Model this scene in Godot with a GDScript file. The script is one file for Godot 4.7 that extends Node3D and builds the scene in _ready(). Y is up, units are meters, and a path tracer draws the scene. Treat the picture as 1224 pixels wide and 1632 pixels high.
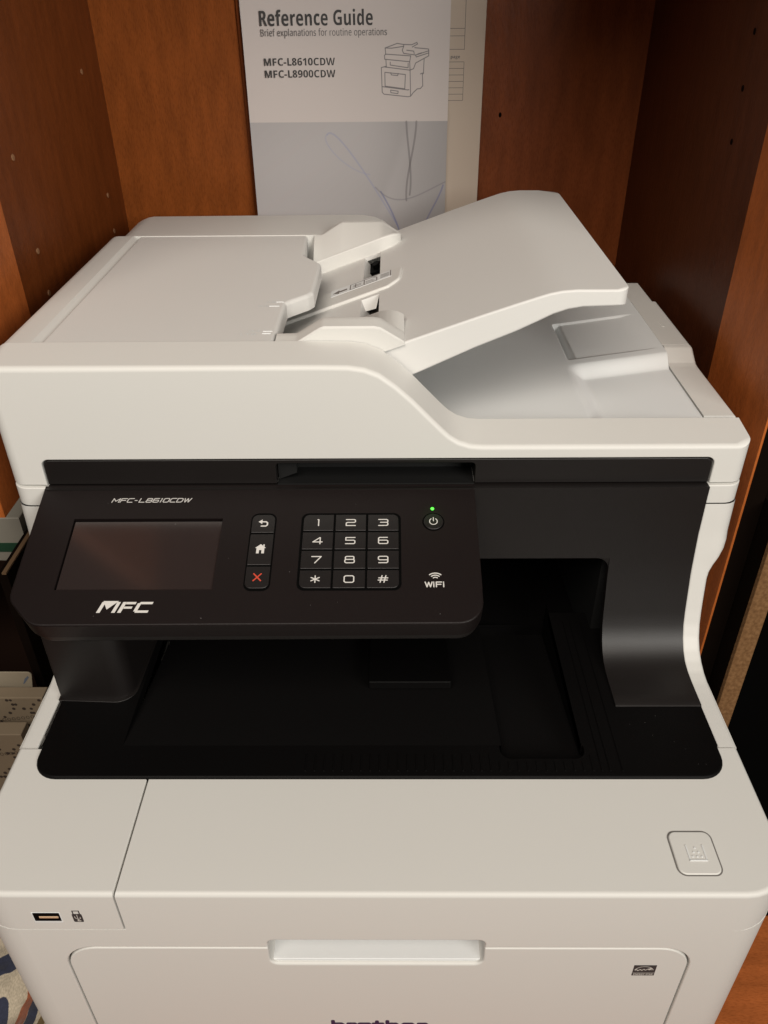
extends Node3D
# All builders work in millimetres; S turns them into metres.
const S := 0.001
var M := {}
var FRONT := Transform3D(Basis(Vector3(1, 0, 0), Vector3(0, 1, 0), Vector3(0, 0, 1)), Vector3.ZERO)
var BACK := Transform3D(Basis(Vector3(-1, 0, 0), Vector3(0, 1, 0), Vector3(0, 0, -1)), Vector3.ZERO)
var PLAN := Transform3D(Basis(Vector3(1, 0, 0), Vector3(0, 0, -1), Vector3(0, 1, 0)), Vector3.ZERO)
var RSIDE := Transform3D(Basis(Vector3(0, 0, -1), Vector3(0, 1, 0), Vector3(1, 0, 0)), Vector3.ZERO)
var LSIDE := Transform3D(Basis(Vector3(0, 0, 1), Vector3(0, 1, 0), Vector3(-1, 0, 0)), Vector3.ZERO)
var PANEL := Transform3D(Basis(Vector3(1, 0, 0), Vector3(0, 0.3244, -0.9459), Vector3(0, 0.9459, 0.3244)), Vector3(0, 467, 0))
var TRAY := Transform3D(Basis(Vector3(0.9409, 0.3387, 0), Vector3(0, 0, -1), Vector3(-0.3387, 0.9409, 0)), Vector3(17, 544, 0))
var PRINTER: Node3D


func _ready() -> void:
	setup_camera()
	setup_light()
	make_materials()
	build_setting()
	build_cabinet()
	build_printer()
	build_papers()
	build_side_things()


func setup_camera() -> void:
	var c := Camera3D.new()
	c.name = "camera"
	c.fov = 65.175
	c.near = 0.02
	c.far = 30.0
	# yaw, pitch and roll of a phone held by hand in front of the cabinet
	c.transform = Transform3D(Basis(Vector3(0.999940, -0.008788, -0.006485), Vector3(0.003637, 0.827837, -0.560957), Vector3(0.010298, 0.560900, 0.827819)), Vector3(9.7, 720.0, 402.4) * S)
	add_child(c)


func area(called: String, at: Vector3, to: Vector3, size: Vector2, energy: float, col: Color) -> void:
	var l := AreaLight3D.new()
	l.name = called
	l.area_size = size
	l.light_energy = energy
	l.light_color = col
	l.area_range = 12.0
	l.shadow_enabled = true
	l.position = at
	add_child(l)
	l.look_at_from_position(at, to, Vector3.UP)


func setup_light() -> void:
	var e := Environment.new()
	e.background_mode = Environment.BG_COLOR
	e.background_color = Color(0.0018, 0.0016, 0.0014).linear_to_srgb()
	e.tonemap_mode = Environment.TONE_MAPPER_LINEAR
	e.tonemap_exposure = 1.0
	e.sdfgi_enabled = true
	e.ssao_enabled = true
	e.ssil_enabled = true
	var w := WorldEnvironment.new()
	w.name = "world_environment"
	w.environment = e
	add_child(w)
	area("window_light", Vector3(0.95, 1.25, 1.45), Vector3(0, 2.6, -0.05), Vector2(0.9, 1.0), 4.7, Color(1.0, 0.985, 0.955))
	area("ceiling_light", Vector3(-0.35, 2.1, 1.45), Vector3(0, 0.4, 0), Vector2(1.5, 1.1), 4.3, Color(1.0, 0.962, 0.915))


# ------------------------------------------------------------------ materials
func mat(called: String, c: Color, rough := 0.5, metal := 0.0) -> StandardMaterial3D:
	var m := StandardMaterial3D.new()
	m.resource_name = called
	m.albedo_color = c.linear_to_srgb()
	m.roughness = rough
	m.metallic = metal
	M[called] = m
	return m


func noise(freq: float, seed_: int, octaves := 4) -> FastNoiseLite:
	var n := FastNoiseLite.new()
	n.seed = seed_
	n.frequency = freq
	n.fractal_octaves = octaves
	return n


func noise_tex(freq: float, seed_: int, cols: Array, normal := false, size := 512) -> NoiseTexture2D:
	var t := NoiseTexture2D.new()
	t.width = size
	t.height = size
	t.seamless = true
	t.noise = noise(freq, seed_)
	t.generate_mipmaps = false
	if normal:
		t.as_normal_map = true
		t.bump_strength = 3.0
	if cols:
		var g := Gradient.new()
		g.offsets = PackedFloat32Array([0.0, 0.5, 1.0])
		g.colors = PackedColorArray([cols[0].linear_to_srgb(), cols[1].linear_to_srgb(), cols[2].linear_to_srgb()])
		t.color_ramp = g
	return t


func wood(called: String, a: Color, b: Color, c: Color, scale: Vector3, seed_: int, rough := 0.42) -> void:
	var m := mat(called, Color.WHITE, rough)
	m.metallic_specular = 0.28
	m.albedo_texture = noise_tex(0.012, seed_, [a, b, c])
	m.uv1_triplanar = true
	m.uv1_world_triplanar = true
	m.uv1_scale = scale
	m.detail_enabled = true
	m.detail_blend_mode = BaseMaterial3D.BLEND_MODE_MUL
	var d := noise_tex(0.07, seed_ + 9, [Color(0.66, 0.62, 0.58), Color(0.94, 0.94, 0.94), Color(1, 1, 1)], false, 1024)
	m.detail_albedo = d
	m.normal_enabled = true
	m.normal_texture = noise_tex(0.05, seed_ + 3, [], true)
	m.normal_scale = 0.15


func grained(m: StandardMaterial3D, amount: float, scale: float) -> void:
	m.normal_enabled = true
	m.normal_texture = M_GRAIN
	m.normal_scale = amount
	m.uv1_triplanar = true
	m.uv1_world_triplanar = true
	m.uv1_scale = Vector3(scale, scale, scale)


var M_GRAIN: NoiseTexture2D


func make_materials() -> void:
	M_GRAIN = noise_tex(0.09, 5, [], true)
	grained(mat("white_plastic", Color(0.64, 0.63, 0.60), 0.5), 0.14, 42.0)
	grained(mat("pale_plastic", Color(0.70, 0.715, 0.715), 0.5), 0.12, 42.0)  # cool light on the output deck is put into this tint
	grained(mat("black_plastic", Color(0.0074, 0.0056, 0.0051), 0.46), 0.22, 34.0)
	grained(mat("panel_black", Color(0.0085, 0.0056, 0.0054), 0.46), 0.22, 34.0)
	mat("key_black", Color(0.0095, 0.008, 0.0078), 0.38)
	grained(mat("tray_black", Color(0.0028, 0.0025, 0.0025), 0.5), 0.15, 14.0)
	M.tray_black.metallic_specular = 0.22
	M.panel_black.metallic_specular = 0.32
	grained(mat("feeder_plastic", Color(0.66, 0.652, 0.63), 0.55), 0.16, 42.0)
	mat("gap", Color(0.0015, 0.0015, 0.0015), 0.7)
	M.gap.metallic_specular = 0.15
	mat("seam_grey", Color(0.16, 0.15, 0.14), 0.7)
	mat("cavity", Color(0.003, 0.003, 0.003), 0.6)
	mat("print_white", Color(0.62, 0.60, 0.57), 0.5)
	mat("print_grey", Color(0.48, 0.46, 0.44), 0.5)
	mat("print_red", Color(0.55, 0.06, 0.03), 0.5)
	mat("print_dark", Color(0.035, 0.033, 0.035), 0.6)
	mat("badge_white", Color(0.55, 0.52, 0.48), 0.6)
	mat("label_ink", Color(0.16, 0.14, 0.13), 0.6)
	mat("logo_ink", Color(0.026, 0.015, 0.065), 0.5)
	mat("copper", Color(0.62, 0.42, 0.27), 0.45, 0.3)
	mat("gear", Color(0.045, 0.034, 0.025), 0.5)
	var scr := mat("screen_glass", Color(0.026, 0.019, 0.018), 0.13)
	scr.metallic_specular = 0.6
	var led := mat("green_glow", Color(0.15, 0.9, 0.12), 0.4)
	led.emission_enabled = true
	led.emission = Color(0.25, 1.0, 0.18)
	led.emission_energy_multiplier = 1.1
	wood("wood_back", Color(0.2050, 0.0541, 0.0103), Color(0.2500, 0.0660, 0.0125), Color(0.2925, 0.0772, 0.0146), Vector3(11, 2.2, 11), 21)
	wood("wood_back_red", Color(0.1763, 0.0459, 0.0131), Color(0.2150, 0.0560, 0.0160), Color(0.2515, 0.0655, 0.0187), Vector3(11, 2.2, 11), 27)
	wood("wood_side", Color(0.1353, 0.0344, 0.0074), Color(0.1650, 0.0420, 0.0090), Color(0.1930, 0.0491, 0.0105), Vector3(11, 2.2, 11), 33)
	wood("wood_side_shaded", Color(0.0672, 0.0180, 0.0057), Color(0.0820, 0.0220, 0.0070), Color(0.0959, 0.0257, 0.0082), Vector3(11, 2.2, 11), 39)  # darker copy of the side wood, shade of the right wall in its colour
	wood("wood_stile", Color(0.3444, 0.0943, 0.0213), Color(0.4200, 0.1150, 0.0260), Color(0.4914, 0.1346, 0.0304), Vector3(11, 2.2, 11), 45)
	wood("wood_table", Color(0.3608, 0.1025, 0.0279), Color(0.4400, 0.1250, 0.0340), Color(0.5148, 0.1462, 0.0398), Vector3(2.5, 11, 11), 51)
	wood("raw_board", Color(0.13, 0.066, 0.027), Color(0.19, 0.10, 0.042), Color(0.26, 0.145, 0.065), Vector3(40, 40, 40), 57, 0.8)
	mat("shelf_dark", Color(0.012, 0.006, 0.004), 0.8).metallic_specular = 0.15
	mat("dull_edge", Color(0.11, 0.062, 0.028), 0.8)
	mat("wood_hole_shade", Color(0.005, 0.003, 0.002), 0.9).metallic_specular = 0.1  # near-black for holes; on whole boards it stands in for shade
	mat("pin_rim", Color(0.26, 0.13, 0.06), 0.5)
	mat("paper", Color(0.78, 0.74, 0.72), 0.6)
	mat("paper_warm", Color(0.55, 0.455, 0.37), 0.65)
	mat("ink", Color(0.045, 0.042, 0.042), 0.6)
	mat("ink_soft", Color(0.14, 0.13, 0.13), 0.6)


# ------------------------------------------------------------------ mesh helpers
func begin() -> SurfaceTool:
	var st := SurfaceTool.new()
	st.begin(Mesh.PRIMITIVE_TRIANGLES)
	return st


func tri(st: SurfaceTool, a: Vector3, b: Vector3, c: Vector3, na: Vector3, nb: Vector3, nc: Vector3) -> void:
	var cr := (b - a).cross(c - a)
	if cr.length_squared() < 1e-14:
		return
	var p := [a, b, c]
	var n := [na, nb, nc]
	if cr.dot(na + nb + nc) > 0.0:
		p = [a, c, b]
		n = [na, nc, nb]
	for i in 3:
		st.set_normal(n[i])
		st.add_vertex(p[i] * S)


func quad(st: SurfaceTool, a: Vector3, b: Vector3, c: Vector3, d: Vector3, n: Vector3) -> void:
	tri(st, a, b, c, n, n, n)
	tri(st, a, c, d, n, n, n)


# an outline from [u, v, corner radius, edge bevel of the edge that starts here], counter-clockwise
func outline(list: Array, bevel := 0.0) -> Array:
	var pts := PackedVector2Array()
	var er := PackedFloat32Array()
	var n := list.size()
	for i in n:
		var p := Vector2(list[i][0], list[i][1])
		var q := Vector2(list[(i + n - 1) % n][0], list[(i + n - 1) % n][1])
		var r := Vector2(list[(i + 1) % n][0], list[(i + 1) % n][1])
		var rad: float = list[i][2] if list[i].size() > 2 else 0.0
		var e1: float = list[i][3] if list[i].size() > 3 else bevel
		var e0: float = list[(i + n - 1) % n][3] if list[(i + n - 1) % n].size() > 3 else bevel
		var big := maxf(e0, e1)
		var convex := (p - q).cross(r - p) > 0.0
		if convex and rad < big + 0.05:
			rad = big + 0.1 if rad >= 2.0 else 0.0  # a corner tighter than its bevel stays sharp
		if rad <= 0.0:
			pts.append(p)
			er.append(e1)
			continue
		var a := (q - p).normalized()
		var b := (r - p).normalized()
		var half := a.angle_to(b) / 2.0
		var dist := minf(rad / absf(tan(half)), minf((q - p).length(), (r - p).length()) * 0.98)
		var rr := dist * absf(tan(half))
		var bis := (a + b).normalized()
		var cen := p + bis * (rr / absf(sin(half)))
		var s := p + a * dist - cen
		var t := p + b * dist - cen
		var turn := s.angle_to(t)
		var steps := clampi(int(ceil(absf(turn) / 0.22)), 2, 12)
		for k in steps + 1:
			pts.append(cen + s.rotated(turn * k / steps))
			er.append(lerpf(e0, e1, float(k + 1) / (steps + 1)) if k < steps else e1)
	return [pts, er]


# a plate: an outline pushed from w0 to w1 through xf, its far edge rounded by the bevel of each edge
func pad(st: SurfaceTool, shape: Array, xf: Transform3D, w0: float, w1: float, back := true, seg := 3) -> void:
	var pts: PackedVector2Array = shape[0]
	var er: PackedFloat32Array = shape[1]
	var n := pts.size()
	var en := []
	for i in n:
		var d := (pts[(i + 1) % n] - pts[i]).normalized()
		en.append(Vector2(d.y, -d.x))
	var rad := []
	var bend := []
	for i in n:
		var j := (i + n - 1) % n
		rad.append(maxf(er[j], er[i]))
		bend.append(en[j].dot(en[i]) > 0.72)
	var rows := []
	var top := PackedVector2Array()
	for k in seg + 1:
		var th := PI / 2.0 * k / seg
		var row := []
		for i in n:
			var j := (i + n - 1) % n
			var oa := er[j] * (1.0 - cos(th))
			var ob := er[i] * (1.0 - cos(th))
			var det: float = en[j].x * en[i].y - en[j].y * en[i].x
			var d: Vector2
			if bend[i]:
				var av: Vector2 = (en[j] + en[i]).normalized()
				d = -av * (oa + ob) / 2.0 / av.dot(en[i])
			else:
				d = Vector2(-oa * en[i].y + ob * en[j].y, -en[j].x * ob + en[i].x * oa) / det
			var q := pts[i] + d
			if k == seg:
				top.append(q)
			row.append(xf * Vector3(q.x, q.y, w1 - rad[i] * (1.0 - sin(th))))
		rows.append(row)
	var nb3 := xf.basis.inverse().transposed()
	var nrm := func(i: int, endv: int, k: int) -> Vector3:
		var v := (i + endv) % n
		var m: Vector2 = en[i]
		if bend[v]:
			m = (en[i] + en[(v + n - 1) % n] + en[v]) - en[i]
			m = m.normalized()
		var th := PI / 2.0 * k / seg
		if er[i] <= 0.0:
			return (nb3 * Vector3(m.x, m.y, 0)).normalized()
		return (nb3 * Vector3(m.x * cos(th), m.y * cos(th), sin(th))).normalized()
	for i in n:
		var j := (i + 1) % n
		var a := xf * Vector3(pts[i].x, pts[i].y, w0)
		var b := xf * Vector3(pts[j].x, pts[j].y, w0)
		var na: Vector3 = nrm.call(i, 0, 0)
		var nb: Vector3 = nrm.call(i, 1, 0)
		tri(st, a, b, rows[0][j], na, nb, nb)
		tri(st, a, rows[0][j], rows[0][i], na, nb, na)
		for k in seg:
			var n0: Vector3 = nrm.call(i, 0, k)
			var n1: Vector3 = nrm.call(i, 1, k)
			var m0: Vector3 = nrm.call(i, 0, k + 1)
			var m1: Vector3 = nrm.call(i, 1, k + 1)
			tri(st, rows[k][i], rows[k][j], rows[k + 1][j], n0, n1, m1)
			tri(st, rows[k][i], rows[k + 1][j], rows[k + 1][i], n0, m1, m0)
	var up := (nb3 * Vector3(0, 0, 1)).normalized()
	cap(st, top, rows[seg], up)
	if back:
		var low := []
		for i in n:
			low.append(xf * Vector3(pts[i].x, pts[i].y, w0))
		cap(st, pts, low, -up)


func cap(st: SurfaceTool, flat: PackedVector2Array, solid: Array, n: Vector3) -> void:
	var idx := Geometry2D.triangulate_polygon(flat)
	if idx.is_empty():
		printerr("cap failed ", flat.size(), " ", flat[0])
	for t in range(0, idx.size(), 3):
		tri(st, solid[idx[t]], solid[idx[t + 1]], solid[idx[t + 2]], n, n, n)


func rect(u0: float, v0: float, u1: float, v1: float, r := 0.0, bevel := 0.0) -> Array:
	return outline([[u0, v0, r], [u1, v0, r], [u1, v1, r], [u0, v1, r]], bevel)


func box(st: SurfaceTool, x0: float, y0: float, z0: float, x1: float, y1: float, z1: float, bevel := 0.0) -> void:
	pad(st, rect(x0, -z1, x1, -z0, 0.0, bevel), PLAN, y0, y1)


func disc(u: float, v: float, ru: float, rv: float, bevel := 0.0, steps := 28) -> Array:
	var l := []
	for k in steps:
		l.append([u + ru * cos(TAU * k / steps), v + rv * sin(TAU * k / steps)])
	return outline(l, bevel)


func sheet(st: SurfaceTool, pts: PackedVector2Array, xf: Transform3D, w: float) -> void:
	var solid := []
	for p in pts:
		solid.append(xf * Vector3(p.x, p.y, w))
	cap(st, pts, solid, (xf.basis * Vector3(0, 0, 1)).normalized())


var lift := 0.0


func stroke(st: SurfaceTool, line: Array, xf: Transform3D, t: float, w: float, square := false) -> void:
	var l := PackedVector2Array()
	for p in line:
		l.append(Vector2(p[0], p[1]) if p is Array else p)
	var joint := Geometry2D.JOIN_MITER if square else Geometry2D.JOIN_ROUND
	var ends := Geometry2D.END_BUTT if square else Geometry2D.END_ROUND
	for i in l.size():
		l[i] *= 100.0
	for poly in Geometry2D.offset_polyline(l, t * 50.0, joint, ends):
		if Geometry2D.is_polygon_clockwise(poly):
			continue
		for i in poly.size():
			poly[i] /= 100.0
		lift = fmod(lift + 0.004, 0.03)
		sheet(st, poly, xf, w + lift)


# wide square lettering as on the control panel
var GLYPH := {
	"0": [[[.5, 1], [.15, 1], [0, .85], [0, .15], [.15, 0], [.5, 0]], [[.5, 1], [.85, 1], [1, .85], [1, .15], [.85, 0], [.5, 0]]],
	"1": [[[.25, 1], [.5, 1], [.5, 0]]],
	"2": [[[0, 1], [.88, 1], [1, .9], [1, .62], [.88, .52], [.12, .52], [0, .42], [0, 0], [1, 0]]],
	"3": [[[0, 1], [.88, 1], [1, .88], [1, .62], [.9, .52], [.2, .52]], [[.9, .52], [1, .4], [1, .12], [.88, 0], [0, 0]]],
	"4": [[[.78, 0], [.78, 1]], [[.74, 1], [0, .3]], [[0, .3], [1, .3]]],
	"5": [[[1, 1], [.02, 1], [.02, .56], [.88, .56], [1, .44], [1, .12], [.88, 0], [0, 0]]],
	"6": [[[.95, 1], [.12, 1], [0, .88], [0, .12], [.12, 0], [.5, 0]], [[.5, 0], [.88, 0], [1, .12], [1, .43], [.88, .55], [.03, .55]]],
	"7": [[[0, 1], [1, 1], [.35, 0]]],
	"8": [[[.5, 1], [.15, 1], [.05, .9], [.05, .62], [.15, .53], [.5, .53]], [[.5, 1], [.85, 1], [.95, .9], [.95, .62], [.85, .53], [.5, .53]], [[.5, .53], [.12, .53], [0, .42], [0, .12], [.12, 0], [.5, 0]], [[.5, .53], [.88, .53], [1, .42], [1, .12], [.88, 0], [.5, 0]]],
	"9": [[[.05, 0], [.88, 0], [1, .12], [1, .88], [.88, 1], [.5, 1]], [[.5, 1], [.12, 1], [0, .88], [0, .57], [.12, .45], [.97, .45]]],
	"*": [[[.5, 1], [.5, 0]], [[.08, .75], [.92, .25]], [[.08, .25], [.92, .75]]],
	"#": [[[.2, 0], [.4, 1]], [[.6, 0], [.8, 1]], [[0, .33], [.94, .33]], [[.06, .67], [1, .67]]],
	"M": [[[0, 0], [0, 1], [.5, .3], [1, 1], [1, 0]]],
	"F": [[[0, 0], [0, 1], [1, 1]], [[0, .52], [.85, .52]]],
	"C": [[[1, 1], [.15, 1], [0, .85], [0, .15], [.15, 0], [1, 0]]],
	"L": [[[0, 1], [0, 0], [1, 0]]],
	"D": [[[0, .5], [0, 0], [.8, 0], [1, .2], [1, .5]], [[0, .5], [0, 1], [.8, 1], [1, .8], [1, .5]]],
	"W": [[[0, 1], [.25, 0], [.5, .95], [.75, 0], [1, 1]]],
	"-": [[[.1, .48], [.7, .48]]],
	"i": [[[.5, 0], [.5, .68]], [[.5, .93], [.5, 1.0]]],
}


func letters(st: SurfaceTool, text: String, xf: Transform3D, u: float, v: float, cw: float, ch: float, gap: float, t: float, shear: float, w: float, square := false) -> void:
	var at := u
	for c in text:
		var k: float = cw * (0.35 if c in "i1" else 0.7 if c == "-" else 1.25 if c in "MW" else 1.0)
		for line in GLYPH[c]:
			var l := []
			for p in line:
				l.append(Vector2(at + p[0] * k + p[1] * ch * shear, v + p[1] * ch))
			stroke(st, l, xf, t, w, square)
		at += k + gap


func put(called: String, st: SurfaceTool, m: String, parent: Node3D = null) -> MeshInstance3D:
	var o := MeshInstance3D.new()
	o.name = called
	o.mesh = st.commit()
	o.material_override = M[m]
	(parent if parent else self).add_child(o, true)
	return o


func root(called: String, label: String, category: String, group := "") -> Node3D:
	var o := Node3D.new()
	o.name = called
	o.set_meta("label", label)
	o.set_meta("category", category)
	if group:
		o.set_meta("group", group)
	add_child(o, true)
	return o


func type_text(called: String, text: String, bold: bool, height: float, xf: Transform3D, at: Vector3, width: float, m: String, parent: Node3D, shear := 0.0) -> void:
	var tm := TextMesh.new()
	var f := SystemFont.new()
	f.font_names = PackedStringArray(["Droid Sans"])
	f.font_weight = 700 if bold else 400
	tm.font = f
	tm.text = text
	tm.font_size = 64
	tm.pixel_size = 0.01
	tm.depth = 0.002
	tm.horizontal_alignment = HORIZONTAL_ALIGNMENT_LEFT
	tm.vertical_alignment = VERTICAL_ALIGNMENT_BOTTOM
	var bb := tm.get_aabb()
	var sx := width / bb.size.x * S
	var sy := height / bb.size.y * S
	var o := MeshInstance3D.new()
	o.name = called
	o.mesh = tm
	o.material_override = M[m]
	var b := Basis(xf.basis.x * sx, xf.basis.y * sy + xf.basis.x * shear * sy, xf.basis.z * 0.01)
	var local := xf * at * S
	o.transform = Transform3D(b, local - b * Vector3(bb.position.x, bb.position.y, 0))
	parent.add_child(o, true)


# ------------------------------------------------------------------ setting
func build_setting() -> void:
	var st := begin()
	box(st, -430, 7, 20, 430, 37, 460, 2.0)
	var o := put("table_surface", st, "wood_table")
	o.set_meta("kind", "structure")
	o.set_meta("label", "orange brown wooden surface under the front of the printer")


func build_cabinet() -> void:
	var c := root("wooden_cabinet", "dark cherry wood cabinet enclosing the white printer on three sides", "cabinet")
	var st := begin()
	box(st, -119, 20, -412, 246, 900, -400)
	put("back_panel", st, "wood_back_red", c)
	st = begin()
	box(st, -262, 20, -412, -119.6, 900, -400.4)
	put("back_panel", st, "wood_back", c)
	st = begin()
	pad(st, rect(-121.5, 30, -116.5, 899, 0, 0.8), FRONT, -400, -397.5)
	put("joint_batten", st, "wood_side", c)
	st = begin()
	box(st, -262, 425, -400, -246.8, 899, -139)
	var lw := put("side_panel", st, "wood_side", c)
	st = begin()
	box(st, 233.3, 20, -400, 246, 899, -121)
	var rw := put("side_panel", st, "wood_side_shaded", c)
	st = begin()
	box(st, -262, 425, -138.4, -243.5, 899, -28, 1.2)
	put("front_stile", st, "wood_stile", c)
	st = begin()
	box(st, 233.1, 37, -120.9, 234.3, 864.8, -66.3, 0.3)
	put("front_stile", st, "wood_stile", c)
	st = begin()
	box(st, 232.9, 37, -65.7, 234.3, 864.8, -24, 0.3)
	put("front_stile", st, "wood_stile", c)
	st = begin()
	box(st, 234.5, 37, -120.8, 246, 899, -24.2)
	put("panel_core", st, "wood_hole_shade", c)  # front end coloured near-black in place of shade
	st = begin()
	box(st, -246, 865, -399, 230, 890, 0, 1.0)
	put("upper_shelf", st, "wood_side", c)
	st = begin()
	box(st, -262, 17, -400, 262, 37, 19)
	put("base_board", st, "wood_side", c)
	st = begin()
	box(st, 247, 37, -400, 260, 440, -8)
	put("lower_side_panel", st, "wood_hole_shade", c)  # shade beside the printer painted as a near-black board
	st = begin()
	pad(st, rect(247.2, 38, 259.8, 439, 0, 0.5), FRONT, -7.9, -4)
	put("raw_board_edge", st, "raw_board", c)
	st = begin()
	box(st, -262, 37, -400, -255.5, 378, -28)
	put("lower_side_panel", st, "wood_hole_shade", c)  # near-black colour stands in for the shade on this board
	st = begin()
	box(st, -258.4, 378.2, -110, -255.4, 379.6, -27)
	put("raw_board_edge", st, "dull_edge", c)
	# shelf pin holes
	for p in [[651.9, -351], [616.6, -180.5], [552.9, -357], [553.0, -183], [521.6, -356], [521.5, -184.5]]:
		st = begin()
		pad(st, disc(p[1] + (0.0), p[0], 2.2, 2.2, 0.3, 14), Transform3D(Basis(Vector3(0, 0, -1), Vector3(0, 1, 0), Vector3(1, 0, 0)), Vector3(0, 0, 2 * p[1])), -246.8, -246.2)
		put("shelf_pin_hole", st, "pin_rim", lw)
	for p in [[686.5, -171.5], [655.4, -171], [624.3, -170.5]]:
		st = begin()
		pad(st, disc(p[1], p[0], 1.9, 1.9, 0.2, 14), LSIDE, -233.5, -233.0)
		put("shelf_pin_hole", st, "wood_hole_shade", rw)
	st = begin()
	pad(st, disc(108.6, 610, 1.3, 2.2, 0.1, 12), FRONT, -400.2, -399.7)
	put("screw_hole", st, "wood_hole_shade", c)


# ------------------------------------------------------------------ printer
const S_CURVE := [[62, 495], [55, 495.6], [48.2, 498], [43, 501.5], [38.6, 505.8], [30, 515], [21.5, 524.2], [12, 533.2], [3, 540], [-5, 543.3], [-14, 544.7], [-30, 545]]


func build_printer() -> void:
	var p := root("multifunction_printer", "white multifunction printer with black control panel and raised feeder tray", "printer")
	PRINTER = p
	printer_lower(p)
	printer_upper(p)
	printer_lid(p)
	printer_feeder(p)
	printer_panel(p)


func printer_lower(p: Node3D) -> void:
	var st := begin()
	# carcass, front corner columns, frame round the door
	pad(st, rect(-208, -158.5, 208, 341), PLAN, 37, 315.2)
	pad(st, outline([[-208, -158.5], [-208, -184.5, 26], [-182, -184.5], [-182, -158.5]]), PLAN, 37, 315.2)
	pad(st, outline([[182, -158.5], [182, -184.5], [208, -184.5, 26], [208, -158.5]]), PLAN, 37, 315.2)
	var bv := 0.9
	pad(st, outline([[-182, 37, 0, 0.0], [-164.2, 37, 0, bv], [-164.2, 298.6, 18, bv], [-56, 298.6, 0.6, bv], [-56, 305.6, 4, bv], [57, 305.6, 4, bv], [57, 298.6, 0.6, bv], [166.2, 298.6, 18, bv], [166.2, 37, 0, 0.0], [182, 37, 0, 0.0], [182, 315.2, 0, 0.0], [-182, 315.2, 0, 0.0]].map(func(e): return e), 0.0), FRONT, 160, 184.5)
	put("lower_body", st, "white_plastic", p)
	st = begin()
	pad(st, outline([[-126.9, -184.5, 0, 2.6], [208, -184.5, 26, 2.6], [208, -95.6, 0, 0.0], [125, -95.6, 0, 0.0], [125, -106, 0, 0.0], [65, -106, 0, 0.0], [65, -95.6, 0, 0.5], [-126.9, -95.6, 0, 0.5]]), PLAN, 315.2, 347)
	var cover := put("front_top_cover", st, "white_plastic", p)
	st = begin()
	pad(st, outline([[-208, -184.5, 26, 2.6], [-127.9, -184.5, 0, 0.5], [-127.9, -95.6, 0, 0.5], [-208, -95.6, 0, 2.6]]), PLAN, 316.0, 347)
	var corner := put("corner_cover", st, "white_plastic", p)
	st = begin()
	box(st, -200, 300, 121, 200, 343, 170)
	put("inner_frame", st, "seam_grey", p)
	# door
	st = begin()
	pad(st, outline([[-163.2, 37.5, 0, 0.0], [165.2, 37.5, 0, 0.8], [165.2, 297.6, 17, 0.8], [57, 297.6, 1, 0.8], [57, 281.6, 5, 1.6], [-56, 281.6, 5, 0.8], [-56, 297.6, 1, 0.8], [-163.2, 297.6, 17, 0.8]]), FRONT, 164, 184.5)
	var door := put("tray_door", st, "white_plastic", p)
	st = begin()
	box(st, -58, 276, 161, 59, 283.2, 182.6, 0.6)
	box(st, -58, 283.2, 158.8, 59, 310, 160.2)
	put("handle_recess", st, "pale_plastic", door)
	st = begin()
	var bl := [[[[0, 12], [0, 0]], [[0, 9], [4.6, 9], [5.8, 7.6], [5.8, 1.4], [4.6, 0], [0, 0]]], [[[8.8, 9], [8.8, 0]], [[8.8, 9], [12.4, 9], [13.0, 8.2]]], [[[18.2, 9], [15.6, 9], [14.8, 7.6], [14.8, 1.4], [15.6, 0], [18.2, 0]], [[18.2, 9], [20.6, 9], [21.4, 7.6], [21.4, 1.4], [20.6, 0], [18.2, 0]]], [[[25.4, 11.6], [25.4, 1.4], [26.4, 0], [28.6, 0]], [[23.4, 9], [28.6, 9]]], [[[31.4, 12], [31.4, 0]], [[31.4, 9], [36.2, 9], [37.2, 7.6], [37.2, 0]]], [[[40.2, 4.6], [46.4, 4.6], [46.4, 7.6], [45.4, 9], [41.2, 9], [40.2, 7.6], [40.2, 1.4], [41.2, 0], [46.0, 0]]], [[[49.6, 9], [49.6, 0]], [[49.6, 9], [53.4, 9], [54.0, 8.2]]]]
	for g in bl:
		for line in g:
			var l := []
			for q in line:
				l.append(Vector2(-25.6 + q[0], 205.6 + q[1]))
			stroke(st, l, FRONT, 2.3, 184.56)
	put("brand_lettering", st, "logo_ink", door)
	energy_badge(door)
	# usb socket and its symbol
	st = begin()
	pad(st, rect(-172.0, 322.0, -157.2, 331.5, 0.6, 0.5), FRONT, 184, 184.75)
	var usb := put("usb_socket", st, "pale_plastic", corner)
	st = begin()
	pad(st, rect(-170.9, 324.4, -157.6, 331.3, 0.3, 0.1), FRONT, 184.6, 184.95)
	put("socket_opening", st, "gap", usb)
	st = begin()
	pad(st, rect(-168.0, 327.5, -158.3, 328.8, 0.2, 0.3), FRONT, 184.9, 185.4)
	put("contact_tongue", st, "copper", usb)
	st = begin()
	pad(st, rect(-151.6, 322.9, -146.6, 330.2, 0.9), FRONT, 184.4, 184.58)
	pad(st, outline([[-151.0, 330.1], [-150.4, 330.1], [-150.4, 332.6], [-147.8, 332.6], [-147.8, 330.1], [-147.2, 330.1], [-147.2, 333.2], [-151.0, 333.2]]), FRONT, 184.4, 184.58)
	var sym := put("usb_symbol", st, "print_dark", corner)
	st = begin()
	stroke(st, [[-149.1, 324.0], [-149.1, 329.4]], FRONT, 0.35, 184.6)
	stroke(st, [[-149.1, 325.4], [-150.4, 326.6], [-150.4, 328.0]], FRONT, 0.35, 184.6)
	stroke(st, [[-149.1, 325.0], [-147.8, 326.2], [-147.8, 327.4]], FRONT, 0.35, 184.6)
	stroke(st, [[-149.4, 324.0], [-148.2, 324.0]], FRONT, 0.8, 184.6)
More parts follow.
